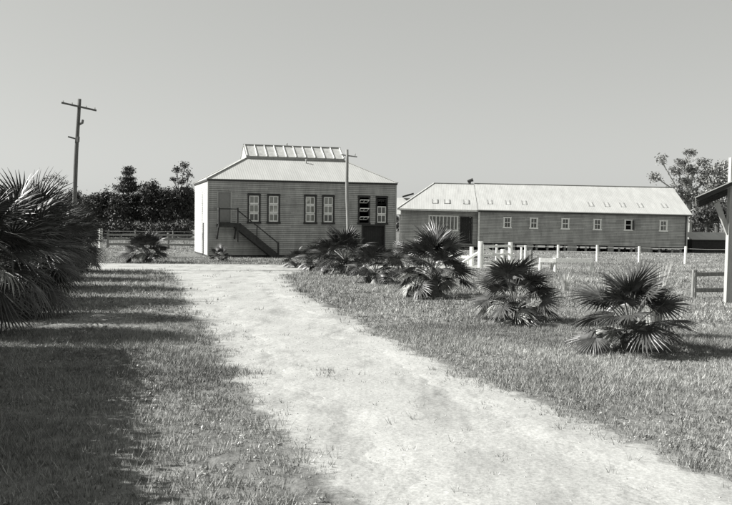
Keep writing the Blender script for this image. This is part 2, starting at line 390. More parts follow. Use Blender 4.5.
# inner shell with real openings (front), solid sides
xsn = sorted({0.02, W-.02}|{h[0] for h in holes}|{h[1] for h in holes}); zsn = sorted({0, EZ}|{max(0, h[2]) for h in holes}|{h[3] for h in holes})
for a, b in zip(xsn[:-1], xsn[1:]):
    for p, q in zip(zsn[:-1], zsn[1:]):
        mx, mz = (a+b)/2, (p+q)/2
        if not any(h[0] < mx < h[1] and h[2] < mz < h[3] for h in holes): c.box(a, b, .001, .12, p, q)
core = c.build('front_wall_lining', M['dark_timber'], amp)  # dark colour behind the board gaps draws the lap shade lines
boards(W, .12, EZ-.02, holes).build('front_wall', M['board'], amp)
cb = MB(); cb.box(-.05, .035, -.045, .05, 0, EZ-.03); cb.box(W-.035, W+.05, -.045, .05, 0, EZ-.03)
cb.build('corner_board', M['dark_trim'] if False else M['board'], amp)
# left side wall boards, sunlight put into their paler paint
sb = boards(Dp-.1, .12, EZ-.02, [(5.05, 5.75, -.1, 2.2)], out=.02, shade_gap=.006)
lw = sb.build('side_wall', M['board_sunlit'], amp); lw.rotation_euler = (0, 0, R(-90)); lw.location = (0, Dp-.05, 0)
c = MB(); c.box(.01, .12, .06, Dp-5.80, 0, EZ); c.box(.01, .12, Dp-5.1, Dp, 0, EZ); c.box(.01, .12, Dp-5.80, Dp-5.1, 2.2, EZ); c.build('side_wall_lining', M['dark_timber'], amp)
rw = boards(Dp-.1, .12, EZ-.02, []).build('side_wall', M['board'], amp); rw.rotation_euler = (0, 0, R(90)); rw.location = (W, .05, 0)
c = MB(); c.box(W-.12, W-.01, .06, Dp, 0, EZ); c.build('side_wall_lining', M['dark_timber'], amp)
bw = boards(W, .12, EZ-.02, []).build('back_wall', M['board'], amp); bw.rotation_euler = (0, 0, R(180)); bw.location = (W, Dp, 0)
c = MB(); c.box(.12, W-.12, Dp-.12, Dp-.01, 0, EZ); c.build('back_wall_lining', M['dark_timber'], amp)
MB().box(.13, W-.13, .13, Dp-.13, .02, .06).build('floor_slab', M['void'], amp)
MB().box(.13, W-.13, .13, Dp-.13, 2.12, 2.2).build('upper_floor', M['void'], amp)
# side door
sd = MB().box(-.0, .05, Dp-5.72, Dp-5.12, .05, 2.15).build('side_door', M['dark_door'], amp); tag(sd, 'narrow dark side door')
# eaves, roof
OV = .07; T0 = 2.9; RZ = 6.62
e = MB(); e.box(-OV, W+OV, -OV-.02, -OV, EZ-.03, EZ+.11); e.box(-OV-.02, -OV-.001, -OV-.02, Dp+OV, EZ-.03, EZ+.11); e.box(W+OV+.001, W+OV+.02, -OV-.02, Dp+OV, EZ-.03, EZ+.11)
e.box(-OV, W+OV, Dp+OV, Dp+OV+.02, EZ-.03, EZ+.11)
e.build('fascia', M['dark_trim'], amp)
MB().box(-OV+.01, W+OV-.01, -OV+.01, Dp+OV-.01, EZ-.018, EZ+.0).build('soffit', M['dark_timber'], amp)
z0 = EZ+.10; o = OV+.04
TL, TR, TB = T0, W-T0, 5.1
A_, B_, C_, D_ = (-o, -o, z0), (W+o, -o, z0), (W+o, Dp+o, z0), (-o, Dp+o, z0)
a_, b_, c_, d_ = (TL, T0, RZ), (TR, T0, RZ), (TR, TB, RZ), (TL, TB, RZ)
corrugated(A_, B_, b_, a_, M['iron'], 'roof_slope', amp); corrugated(C_, D_, d_, c_, M['iron'], 'roof_slope', amp)
corrugated(D_, A_, a_, d_, M['iron'], 'roof_slope', amp); corrugated(B_, C_, c_, b_, M['iron'], 'roof_slope', amp)
for p, q in ((A_, a_), (B_, b_), (C_, c_), (D_, d_)): MB().bar((p[0], p[1], p[2]+.03), (q[0], q[1], q[2]+.03), .16, .04).build('hip_capping', M['iron'], amp)
# glazed ridge lantern
lan = MB(); LX0, LX1, LY0, LY1, LYM, LZ0, LZ1 = TL-.02, TR+.02, T0-.12, TB+.12, 4.0, RZ+.05, RZ+.95
for y0_ in (LY0, LY1): lan.box(LX0, LX1, y0_-.04, y0_+.04, LZ0-.12, LZ0+.06)
for x in (LX0, LX1):
    lan.bar((x, LY0, LZ0+.04), (x, LYM, LZ1+.02), .08, .07); lan.bar((x, LY1, LZ0+.04), (x, LYM, LZ1+.02), .08, .07)
lan.box(LX0-.05, LX1+.05, LYM-.05, LYM+.05, LZ1-.02, LZ1+.05)
fr = lan.build('lantern_frame', M['lantern_grey'], amp)
bars = MB(); npn = 10
for k in range(npn+1):
    x = LX0+.05+(LX1-LX0-.1)*k/npn
    bars.bar((x, LY0+.01, LZ0+.1), (x, LYM-.02, LZ1+.03), .045, .04); bars.bar((x, LY1-.01, LZ0+.1), (x, LYM+.02, LZ1+.03), .045, .04)
bars.build('glazing_bar', M['white_trim'], fr)
gl = MB(); gl.quad((LX0, LY0, LZ0+.05), (LX1, LY0, LZ0+.05), (LX1, LYM, LZ1), (LX0, LYM, LZ1)); gl.quad((LX1, LY1, LZ0+.05), (LX0, LY1, LZ0+.05), (LX0, LYM, LZ1), (LX1, LYM, LZ1))
g = gl.build('lantern_pane', M['sky_glass'], fr)
en = MB()
for x in (LX0, LX1): en.v += [(x, LY0, LZ0), (x, LY1, LZ0), (x, LYM, LZ1)]; n_ = len(en.v); en.f.append((n_-3, n_-2, n_-1)); en.t.append(.5)
en.build('lantern_gable', M['iron'], fr)
for x, y, z, h in ((5.9, LYM, LZ1+.04, .14), (6.9, 2.35, 6.33, .22)):
    MB().tube([(x, y, z), (x, y, z+h)], [.05, .05], 8).tube([(x, y, z+h), (x, y, z+h+.05)], [.09, .03], 8).build('roof_vent_pipe', M['metal'], amp)
# windows
def sash_window(cx_, style):
    w = MB(); x0, x1 = cx_-ww/2, cx_+ww/2; t = .075
    w.box(x0-.02, x0+t, -.07, .1, wz0, wz1); w.box(x1-t, x1+.02, -.07, .1, wz0, wz1); w.box(x0-.04, x1+.04, -.075, .098, wz1-t, wz1+.03); w.box(x0-.06, x1+.06, -.10, .098, wz0-.05, wz0+.07)
    f = w.build('window', M['dark_trim'], amp)
    ix0, ix1, iz0, iz1 = x0+t, x1-t, wz0+.07, wz1-t
    rows = 3; rh = (iz1-iz0)/rows
    for k in range(rows):
        a, b = iz0+k*rh, iz0+(k+1)*rh; s = MB(); fw = .072; tilt = None
        if style == 'louvre' or (style == 'mixed' and k == 2): tilt = True
        yy = 0.0
        s.box(ix0+.01, ix0+fw, yy, yy+.04, a+.012, b-.012); s.box(ix1-fw, ix1-.01, yy, yy+.04, a+.012, b-.012)
        s.box(ix0+fw, ix1-fw, yy, yy+.04, a+.012, a+fw+.02); s.box(ix0+fw, ix1-fw, yy, yy+.04, b-fw, b-.012)
        s.box((ix0+ix1)/2-.02, (ix0+ix1)/2+.02, yy+.004, yy+.036, a+fw+.02, b-fw)
        so = s.build('sash', M['dark_trim'] if style == 'mixed' and k == 2 else M['white_trim'], f)
        p = MB(); p.quad((ix0+.03, .02, a+.03), (ix1-.03, .02, a+.03), (ix1-.03, .02, b-.03), (ix0+.03, .02, b-.03)); po = p.build('pane', M['glass'], f)
        if tilt:
            an = R(68) if style == 'louvre' else R(50)
            for ob in (so, po):
                mt = Matrix.Translation((0, 0, (a+b)/2)) @ Matrix.Rotation(an, 4, 'X') @ Matrix.Translation((0, 0, -(a+b)/2))
                ob.matrix_local = mt
    if style in ('blind', 'half'):
        zz = iz0 if style == 'blind' else iz0+rh
        MB().box(ix0, ix1, .075, .085, zz, iz1).build('blind', M['curtain'], f)
        # the glass lets the blind show
    return f
for c_x, st in zip(wins, ('half', 'blind', 'blind', 'half', 'louvre', 'mixed')): sash_window(c_x, st)
# upper door and lower double door
dd = MB(); dd.box(.64, 1.40, .0, .05, 2.24, 4.14); 
for a, b in ((2.34, 3.1), (3.24, 4.04)):
    dd.box(.74, 1.30, -.012, .0, a, b)
up = dd.build('upper_door', M['door_grey'], amp); tag(up, 'plain grey panelled door at the head of the stair')
MB().box(1.30, 1.34, -.05, -.001, 3.15, 3.22).build('handle', M['metal'], up)
fr2 = MB(); fr2.box(.55, .63, -.04, .06, 2.2, 4.22); fr2.box(1.41, 1.49, -.04, .06, 2.2, 4.22); fr2.box(.63, 1.41, -.04, .06, 4.15, 4.22); fr2.build('door_frame', M['board'], up)
ld = MB()
for k in range(10): ld.box(10.30+k*.147, 10.30+k*.147+.139, .10, .14, .04, 2.06)
lo = ld.build('double_door', M['dark_door'], amp)
fr3 = MB(); fr3.box(10.2, 10.3, -.05, .09, 0, 2.16); fr3.box(11.76, 11.86, -.05, .09, 0, 2.16); fr3.box(10.3, 11.76, -.05, .09, 2.07, 2.16); fr3.build('door_frame', M['dark_trim'], lo)
# external timber stair (part of the hall)
st = MB(); lx0, lx1, lz, sw = .5, 1.72, 2.20, 1.0
for k in range(9): st.box(lx0, lx1, -.10-(k+1)*.105, -.10-k*.105-.012, lz-.05, lz)
st.box(lx0+.02, lx1, -.14, -.06, lz-.24, lz-.052); st.box(lx0+.02, lx1, -1.02, -.95, lz-.24, lz-.052)
for x in (lx0+.05, lx1-.06): st.bar((x, -.08, lz-1.0), (x, -.95, lz-.1), .09, .09)
S = st.build('stair_landing', M['dark_timber'], amp)
fl = MB(); x1_ = 4.30
for y in (-.10, -1.0): fl.bar((lx1, y, lz-.14), (x1_, y, .0), .06, .42)
n_t = 11
for k in range(n_t):
    f = (k+.6)/n_t; x = lx1+(x1_-lx1)*f; z = lz-.02-(lz-.06)*f; fl.box(x-.15, x+.13, -.97, -.13, z-.02, z+.02)
fl.build('stair_flight', M['dark_timber'], amp)
hr = MB()
for x, za, zb in ((lx0+.05, lz-.3, lz+.95), (lx1, lz-1.2, lz+.95), (4.33, 0, 1.0)): hr.bar((x, -1.03, za), (x, -1.03, zb), .10, .10)
hr.bar((lx0+.05, -1.03, lz+.88), (lx1, -1.03, lz+.88), .05, .07)
hr.bar((lx1, -1.03, lz+.80), (4.33, -1.03, .93), .05, .07); hr.bar((2.95, -1.03, 1.05), (2.95, -1.03, 1.95), .06, .06)
hr.bar((lx0+.05, -1.03, lz+.88), (lx0+.05, -.1, lz+.88), .05, .07)
hr.build('handrail', M['dark_timber'], amp)

# ------------------------------------------------------------------ WOOLSHED
TILT = R(.75)
shed = tag(empty('woolshed', (9.6, 75.5, .30), R(-3), 0, TILT), 'long low weatherboard woolshed on stumps with six small white windows', 'building')
SL, SD, SB, SE, SR = 17.45, 11.0, .38, 3.22, 5.62
swx = [2.39, 4.63, 7.28, 9.97, 12.56, 15.48]
sh_holes = [(x-.30, x+.30, 1.74+i*.005, 2.60+i*.005) for i, x in enumerate(swx)]
boards(SL, SB, SE, sh_holes, pitch=.135, out=.025).build('front_wall', M['shed_board'], shed)
c = MB(); xsn = sorted({0.01, SL-.01}|{h[0] for h in sh_holes}|{h[1] for h in sh_holes})
for a, b in zip(xsn[:-1], xsn[1:]):
    if any(h[0] < (a+b)/2 < h[1] for h in sh_holes): c.box(a, b, .001, .1, SB, 1.75); c.box(a, b, .001, .1, 2.61, SE)
    else: c.box(a, b, .001, .1, SB, SE)
c.build('front_wall_lining', M['dark_timber'], shed)
for x, rz, nm in ((SL, 90, 'side_wall'), (0, -90, 'side_wall')):
    w_ = boards(SD, SB, SE, [], pitch=.135, out=.025); wo = w_.build(nm, M['shed_board'], shed); wo.rotation_euler = (0, 0, R(rz)); wo.location = (x, 0 if rz > 0 else SD, 0)
gb = MB()
for x in (.02, SL-.02):
    gb.v += [(x, 0, SE), (x, SD, SE), (x, SD/2, SR)]; n_ = len(gb.v); gb.f.append((n_-3, n_-2, n_-1)); gb.t.append(.5)
gb.build('gable_end', M['shed_board'], shed)
bw = boards(SL, SB, SE, [], pitch=.135).build('back_wall', M['shed_board'], shed); bw.rotation_euler = (0, 0, R(180)); bw.location = (SL, SD, 0)
MB().box(.05, SL-.05, .1, SD-.1, SB-.1, SB+.02).build('floor', M['dark_timber'], shed)
so_ = .32; ez = SE-.02
corrugated((-.12, -so_, ez), (SL+.3, -so_, ez), (SL+.3, SD/2, SR+.06), (-.12, SD/2, SR+.06), M['iron_old'], 'roof_slope', shed)
corrugated((SL+.3, SD+so_, ez), (-.12, SD+so_, ez), (-.12, SD/2, SR+.06), (SL+.3, SD/2, SR+.06), M['iron_old'], 'roof_slope', shed)
MB().box(-.14, SL+.32, SD/2-.13, SD/2+.13, SR+.05, SR+.10).build('ridge_capping', M['iron_old'], shed)
e = MB(); e.box(-.1, SL+.28, -so_+.02, -so_+.05, ez-.17, ez-.045)
for k in range(12): e.box(.2+k*1.52, .28+k*1.52, -so_+.06, -.03, ez-.13, ez-.05)
e.build('eave_rafters', M['dark_timber'], shed)
gt = MB().tube([(-.1, -so_-.06, ez-.03), (SL+.3, -so_-.06, ez-.05)], [.055, .055], 8).build('gutter', M['iron_old'], shed)
for x in (SL-.12, ): MB().tube([(x, -.06, SB-.2), (x, -.06, SE-.18), (x, -so_-.04, ez-.05)], [.04, .04, .04], 8).build('downpipe', M['dark_trim'], shed)
MB().box(-.10, .06, -.065, .02, 0, SE-.03).build('corner_board', M['white_rail'], shed)
MB().box(SL-.06, SL+.05, -.06, .02, SB-.1, SE-.03).build('corner_board', M['shed_board'], shed)
for i, x in enumerate(swx):
    a, b = 1.74+i*.005, 2.60+i*.005; w = MB(); t = .09
    w.box(x-.33, x-.30+t-.01, -.06, .09, a, b); w.box(x+.30-t+.01, x+.33, -.06, .09, a, b); w.box(x-.35, x+.35, -.065, .088, b-t+.03, b+.05); w.box(x-.38, x+.38, -.09, .088, a-.07, a+.05)
    f = w.build('window', M['white_trim'], shed)
    s = MB(); cxr = x+(.0); s.box(x-.22, x+.22, .0, .03, (a+b)/2-.03, (a+b)/2+.03)
    if i != 4: s.box(x-.018, x+.018, .002, .028, a+.05, b-.06)
    s.build('sash', M['white_trim'], f)
    p = MB(); p.quad((x-.24, .04, a+.03), (x+.24, .04, a+.03), (x+.24, .04, b-.03), (x-.24, .04, b-.03)); p.build('pane', M['glass'] if i != 4 else M['void'], f)  # open window gets a dark sheet in place of the unlit room
    if i == 4: tag(MB().bar((x+.33, -.09, (a+b)/2), (x+.40, -.50, (a+b)/2), .04, .80).build('casement', M['dark_trim'], f), 'side-hung casement standing open')
    if i == 5: MB().box(x+.02, x+.20, .032, .036, a+.05, b-.30).build('blind', M['curtain'], f)
# stumps below the floor, irregular, some boarded
k = 0
for yy in (.12, 2.8, 5.5):
    x = .25
    while x < SL:
        gz_ = float(gh(9.6+x, 75.5))-.30+math.sin(TILT)*x-.12
        s = MB().tube([(x, yy, gz_), (x+.01, yy, SB-.05)], [.10, .09], 7, .08)
        s.build('stump', M['stump'], shed); x += random.uniform(.62, 1.15) if yy < 1 else random.uniform(1.3, 1.9)
for a, b in ((2.2, 2.6), (4.1, 4.6), (7.5, 8.3), (10.9, 11.4), (13.2, 14.5)): MB().box(a, b, -.02, .01, -.15, SB-.01).build('skirting_slab', M['stump'], shed)
# roof lights
def on_slope(s_, t_, lift): return (s_, t_, ez+(SR+.06-ez)*(t_+so_)/(SD/2+so_)+lift)
def rooflight(root, s_, w=.42, t0=.9, t1=1.75, zoff=0):
    m = MB()
    for dx in (-w/2, w/2-.07): m.bar(on_slope(s_+dx, t0, .02+zoff), on_slope(s_+dx, t1, .02+zoff), .10, .03)
    f = m.build('roof_light', M['lantern_grey'], root)
    q = MB(); n_ = .018+zoff
    q.quad(on_slope(s_-w/2, t0, n_), on_slope(s_+w/2, t0, n_), on_slope(s_+w/2, t1, n_), on_slope(s_-w/2, t1, n_)); q.build('glass_sheet', M['sky_glass'], f)
for s_ in (1.0, 2.55, 3.95, 9.65, 11.0, 12.35, 13.85, 15.9): rooflight(shed, s_)

# annex at the woolshed's left
ann = tag(empty('shed_annex', (9.6, 75.5, .30), R(-3), 0, TILT), 'weatherboard annex with hipped roof, wide barred window and dark door, joined to the woolshed', 'building')
AX0, AR = -6.7, .45
ah = [(-4.28, -1.78, 1.40, 2.62), (-1.50, -.62, SB-.02, 2.55)]
ab = boards(-AX0-.12, .0, SE, [(a-AX0, b-AX0, c_, d_) for a, b, c_, d_ in ah], pitch=.135, out=.022); aw = ab.build('front_wall', M['shed_board'], ann); aw.location = (AX0, AR, 0)
c = MB(); xsn = sorted({AX0, -.13}|{h[0] for h in ah}|{h[1] for h in ah}); zsn = sorted({0, SE}|{h[2] for h in ah}|{h[3] for h in ah})
for a, b in zip(xsn[:-1], xsn[1:]):
    for p, q in zip(zsn[:-1], zsn[1:]):
        mx, mz = (a+b)/2, (p+q)/2
        if not any(h[0] < mx < h[1] and h[2] < mz < h[3] for h in ah): c.box(a, b, AR+.001, AR+.1, p, q)
c.build('front_wall_lining', M['dark_timber'], ann)
wo = boards(SD-AR, 0, SE, [], pitch=.135).build('side_wall', M['shed_board'], ann); wo.rotation_euler = (0, 0, R(-90)); wo.location = (AX0, SD, 0)
wo = boards(-AX0-.1, 0, SE, [], pitch=.135).build('back_wall', M['shed_board'], ann); wo.rotation_euler = (0, 0, R(180)); wo.location = (-.1, SD-.02, 0)
MB().box(AX0+.1, -.15, AR+.1, SD-.1, .2, .3).build('floor', M['void'], ann)
q0 = ez-.04; r0 = SR+.0; hx = 2.9
corrugated((AX0-.3, -so_+.03, q0), (-.16, -so_+.03, q0), (-.16, SD/2, r0), (AX0+hx, SD/2, r0), M['iron_old'], 'roof_slope', ann)
corrugated((-.16, SD+so_, q0), (AX0-.3, SD+so_, q0), (AX0+hx, SD/2, r0), (-.16, SD/2, r0), M['iron_old'], 'roof_slope', ann)
corrugated((AX0-.3, SD+so_, q0), (AX0-.3, -so_+.03, q0), (AX0+hx, SD/2, r0), (AX0+hx-.01, SD/2+.01, r0), M['iron_old'], 'roof_slope', ann)
MB().bar((AX0-.3, -so_+.03, q0+.03), (AX0+hx, SD/2, r0+.03), .14, .04).build('hip_capping', M['iron_old'], ann)
MB().bar((AX0+hx, SD/2, r0+.03), (-.18, SD/2, r0+.03), .2, .04).build('ridge_capping', M['iron_old'], ann)
MB().box(AX0-.3, -.18, -so_-.02, -so_+.02, q0-.14, q0-.035).build('fascia', M['white_rail'], ann)
MB().box(AX0-.28, -.18, -so_+.03, AR-.03, q0-.12, q0-.09).build('soffit', M['dark_timber'], ann)
w = MB(); x0, x1, a, b = ah[0]
w.box(x0-.02, x0+.09, AR-.06, AR+.09, a, b); w.box(x1-.09, x1+.02, AR-.06, AR+.09, a, b); w.box(x0-.04, x1+.04, AR-.065, AR+.088, b-.06, b+.04); w.box(x0-.06, x1+.06, AR-.09, AR+.088, a-.09, a+.06)
f = w.build('window', M['white_trim'], ann); s = MB()
for k in range(1, 8): xx = x0+(x1-x0)*k/8; s.box(xx-.035, xx+.035, AR-.03, AR+.02, a+.06, b-.06)
s.build('mullions', M['white_trim'], f)
p = MB(); p.quad((x0, AR+.05, a), (x1, AR+.05, a), (x1, AR+.05, b), (x0, AR+.05, b)); p.build('pane', M['glass'], f)
d = MB()
for k in range(6): d.box(-1.5+k*.147, -1.5+k*.147+.14, AR+.03, AR+.07, SB, 2.5)
do = d.build('door', M['dark_door'], ann)
MB().box(-1.6, -1.51, AR-.05, AR+.05, SB-.1, 2.6).box(-.61, -.52, AR-.05, AR+.05, SB-.1, 2.6).box(-1.51, -.61, AR-.05, AR+.05, 2.52, 2.6).build('door_frame', M['dark_trim'], do)
s = MB()
for k in range(3): s.box(-1.7, -.4, AR-.35-k*.28, AR-.08-k*.28, .18-k*.15, .22-k*.15)
s.build('doorstep', M['stump'], ann)
for s_ in (-3.75, -2.70, -1.05): rooflight(ann, s_, .5, zoff=-.03)
rv = MB().tube([(-.55, SD/2, r0), (-.55, SD/2, r0+.25)], [.12, .12], 8).tube([(-.75, SD/2, r0+.24), (-.25, SD/2, r0+.40)], [.10, .16], 8).build('roof_cowl', M['dark_trim'], ann)
# outbuilding behind, roof showing between hall and annex
ob = tag(empty('outbuilding', (3.4, 92.0, 0), R(-3)), 'iron-roofed outbuilding with dark ridge vent, glimpsed between the hall and the annex', 'building')
boards(6, .05, 3.2, [], pitch=.135).build('front_wall', M['shed_board'], ob)
c = MB().box(.02, 5.98, .02, 5.9, 0, 3.2).build('wall_lining', M['shed_board'], ob)
corrugated((-.3, -.3, 3.2), (6.3, -.3, 3.2), (6.3, 3, 5.0), (-.3, 3, 5.0), M['iron_old'], 'roof_slope', ob)
corrugated((6.3, 6.3, 3.2), (-.3, 6.3, 3.2), (-.3, 3, 5.0), (6.3, 3, 5.0), M['iron_old'], 'roof_slope', ob)
c = MB(); 
for x in (.02, 5.98): c.v += [(x, 0, 3.2), (x, 6, 3.2), (x, 3, 4.95)]; n_ = len(c.v); c.f.append((n_-3, n_-2, n_-1)); c.t.append(.5)
c.build('gable_end', M['shed_board'], ob)
MB().bar((.3, 2.6, 5.1), (1.5, 2.6, 5.45), .7, .16).build('ridge_vent', M['dark_trim'], ob)

# ------------------------------------------------------------------ poles
def pole(name, base, top, r0, r1, m, label, group=None):
    e = empty(name, base); tag(e, label, 'pole', group)
    b, t = Vector(base), Vector(top)-Vector(base); n = 9; pts = []
    for k in range(n+1):
        f = k/n; pts.append((t.x*f+.03*math.sin(f*7)*(0 < k < n), t.y*f, -.1*(k == 0)+t.z*f))
    MB().tube(pts, [r0+(r1-r0)*k/n for k in range(n+1)], 10, .05).build('shaft', m, e, True)
    return e, Vector(pts[-1])
e, tp = pole('power_pole', (-20.0, 60, 0), (-19.45, 60, 10.45), .17, .12, M['pole_timber'], 'tall dark timber power pole with a crossarm, rising behind the left palm clump')
ca = MB().bar((tp.x-1.15, 60*0-.14, tp.z-.28), (tp.x+1.18, -.14, tp.z-.78), .11, .12).build('crossarm', M['pole_timber'], e)
for k in (-1.05, -.45, .5, 1.08): MB().tube([(tp.x+k, -.14, tp.z-.52-k*.215), (tp.x+k, -.14, tp.z-.36-k*.215)], [.035, .045], 7).build('insulator', M['porcelain'], ca)
MB().bar((tp.x-.75, -.05, tp.z-2.55), (tp.x-.1, -.05, tp.z-2.72), .10, .10).build('step_arm', M['pole_timber'], e)
MB().tube([(tp.x-.02, -.05, tp.z-1.75), (tp.x+.22, -.08, tp.z-1.6), (tp.x+.26, -.08, tp.z-1.4)], [.06, .09, .07], 7).build('bracket', M['pole_timber'], e)
MB().tube([(tp.x-.05, -.14, tp.z-2.9), (tp.x-.03, -.14, tp.z-2.55)], [.09, .09], 7).build('bracket', M['pole_timber'], e)
e, tp = pole('power_pole', (-1.10, 54.2, 0), (-1.22, 54.2, 6.75), .12, .085, M['grey_timber'], 'slim pale pole standing before the hall front wall, one short arm near its top')
ca = MB().bar((tp.x-.35, 0, tp.z-.32), (tp.x+.62, 0, tp.z-.44), .06, .07).build('crossarm', M['grey_timber'], e)
for k in (-.25, .5): MB().tube([(tp.x+k, 0, tp.z-.37), (tp.x+k, 0, tp.z-.24)], [.03, .035], 7).build('insulator', M['porcelain'], ca)

# right foreground post with brace, and the roofed shelter behind it
e = tag(empty('timber_post', (10.88, 26.46, 0)), 'stout pale squared post with a diagonal strut at the right edge', 'post')
MB().bar((0, 0, -.1), (.06, 0, 4.35), .21, .21).build('shaft', M['pale_timber'], e)
MB().bar((-.42, -.02, 3.0), (-.06, -.02, 2.1), .11, .13).build('strut', M['pale_timber'], e)
sh = tag(empty('open_shelter', (9.98, 26.9, 0), R(-21)), 'open shelter with dark underside of its sloping iron roof showing at the right edge', 'shelter')
def sz(x, y): return 3.14+.47*x-.05*y
for x, y in ((2.6, -.2), (4.9, -.2), (2.6, 2.1), (4.9, 2.1)): MB().bar((x, y, -.1), (x, y, sz(x, y)-.1), .15, .15).build('post', M['grey_timber'], sh)
corrugated((0, 2.5, sz(0, 2.5)), (0, -.5, sz(0, -.5)), (5.4, -.5, sz(5.4, -.5)), (5.4, 2.5, sz(5.4, 2.5)), M['iron'], 'roof_slope', sh)
r = MB()
for y in (-.42, .55, 1.5, 2.4): r.bar((.05, y, sz(.05, y)-.09), (5.35, y, sz(5.35, y)-.09), .07, .13)
for x in (1.55, 3.2, 4.9): r.bar((x, -.4, sz(x, -.4)-.22), (x, 2.4, sz(x, 2.4)-.22), .09, .12)
r.build('roof_frame', M['dark_timber'], sh)

# ------------------------------------------------------------------ fences and gates
def rail_fence(name, pts, h, rails, pr, rr, m, label, wire=False, rm_=None, cat='fence'):
    e = tag(empty(name, (pts[0][0], pts[0][1], float(gh(*pts[0])))), label, cat); o = Vector((pts[0][0], pts[0][1], float(gh(*pts[0]))))
    P = []
    for x, y in pts:
        z = float(gh(x, y)); p = Vector((x, y, z))-o; P.append(p)
        lx = random.uniform(-.03, .03); hh = h*random.uniform(.94, 1.06)
        MB().tube([(p.x, p.y, p.z-.1), (p.x+lx, p.y, p.z+hh)], [pr, pr*.9], 7, .06).build('post', m, e)
    for zr in rails:
        mb = MB()
        for a, b in zip(P[:-1], P[1:]):
            if wire: mb.tube([a+Vector((0, 0, zr)), (a+b)/2+Vector((0, 0, zr-.02)), b+Vector((0, 0, zr))], [rr]*3, 4)
            else: mb.bar(a+Vector((0, -pr*.8, zr+random.uniform(-.03, .03))), b+Vector((0, -pr*.8, zr+random.uniform(-.03, .03))), rr*.6, rr*1.6)
        mb.build('wire' if wire else 'rail', rm_ or m, e)
    return e
rail_fence('rail_fence', [(-21.2, 72.5), (-18.6, 72.6), (-16.2, 72.5), (-13.7, 72.6), (-11.4, 72.7)], 1.25, (.35, .75, 1.12), .10, .10, M['grey_timber'], 'weathered three-rail fence running from a white end post to the hall side wall')
e = tag(MB().tube([(0, 0, -.1), (.01, 0, 1.6)], [.17, .16], 9, .05).build('gate_post', M['white_rail']), 'thick whitewashed post at the left end of the rail fence', 'post'); e.location = (-21.75, 72.4, 0)
rail_fence('wire_fence', [(-46+k*4.1, 98+.4*math.sin(k)) for k in range(10)], 1.2, (.4, .8, 1.1), .07, .012, M['grey_timber'], 'low far wire fence below the dark trees at the left', True, M['metal'])
wf = [(9.2, 56.4), (12.1, 55.4), (13.36, 51.8), (16.3, 51.0), (19.4, 50.6), (22.6, 50.1), (25.8, 49.5)]
wf = [(8.3, 56.2), (10.1, 55.9), (12.1, 55.6), (14.4, 55.0), (16.8, 54.3), (19.3, 53.4), (21.6, 52.5), (24.2, 51.6), (27.0, 50.6)]
rail_fence('wire_fence', wf, 1.02, (.35, .65, .92), .085, .010, M['white_rail'], 'white-posted wire fence crossing the paddock in front of the woolshed', True, M['metal'])
rail_fence('rail_fence', [(10.55, 28.4), (12.3, 28.9), (14.2, 29.2)], .92, (.22, .74), .09, .08, M['grey_timber'], 'short grey two-rail fence beside the stout post at the right edge')
# white gate by the palms
def gate(loc, rz, w, label):
    e = tag(empty('field_gate', loc, rz), label, 'gate')
    MB().tube([(-.12, 0, -.1), (-.12, 0, 1.38)], [.15, .14], 9, .04).build('gate_post', M['white_rail'], e)
    MB().tube([(w+.14, 0, -.1), (w+.14, 0, 1.28)], [.14, .13], 9, .04).build('gate_post', M['white_rail'], e)
    g = MB()
    for z in (.25, .62, 1.08): g.bar((.08, 0, z), (w-.08, 0, z), .05, .12)
    for x in (.10, w-.10): g.bar((x, -.03, .15), (x, -.03, 1.22), .05, .14)
    g.bar((.14, -.04, 1.12), (w*.8, -.04, .25), .04, .14)
    g.build('gate_leaf', M['white_rail'], e); return e
gate((6.05, 46.3, 0), R(60), 4.1, 'white timber gate with diagonal brace between two round white posts')
def post(x, y, h, r_, label, m='white_rail', grp=None):
    o = tag(MB().tube([(0, 0, -.1), (random.uniform(-.03, .03), 0, h)], [r_, r_*.9], 8, .06).build('fence_post', M[m]), label, 'post', grp); o.location = (x, y, float(gh(x, y))); return o
post(5.75, 48.0, 1.05, .12, 'thin white post just left of the white gate')
post(8.15, 52.6, .8, .16, 'stubby thick white post behind the white gate')
post(9.15, 52.0, .95, .07, 'slim white post right of the thick gate post')
post(9.9, 53.0, .78, .09, 'short dark grey post between the gate and the low white rail', 'grey_timber')
rail_fence('low_rail', [(8.45, 42.8), (9.15, 42.6), (10.85, 42.4)], .68, (.60,), .085, .12, M['white_rail'], 'low white hitching rail on three posts in the paddock', cat='rail')
rail_fence('low_rail', [(4.3, 49.8), (5.7, 49.0)], .55, (.45,), .07, .10, M['white_rail'], 'low whitewashed rail left of the white gate, behind the palms', cat='rail')
e = tag(empty('timber_brace', (5.5, 46.8, 0)), 'slanting white prop leaning toward the left gate post', 'prop'); MB().bar((-.55, 0, .12), (.62, .9, .78), .12, .12).build('prop_beam', M['white_rail'], e)
# yards and low shed to the right of the woolshed
rail_fence('yard_fence', [(30.2, 82), (32.4, 82.3), (34.6, 82.6), (36.8, 82.9), (39, 83.2)], 1.5, (.4, .8, 1.25), .09, .10, M['pale_timber'], 'pale stockyard rails beyond the right end of the woolshed')
e = tag(empty('low_lean_to', (28.6, 77.5, 0)), 'low dark lean-to with a pale iron roof past the right end of the woolshed', 'shed')
MB().box(0, 5, .0, 2.5, 0, 1.1).build('wall', M['dark_timber'], e)
corrugated((-.1, -.2, 1.12), (5.1, -.2, 1.12), (5.1, 2.6, 1.75), (-.1, 2.6, 1.75), M['iron_old'], 'roof_slope', e)

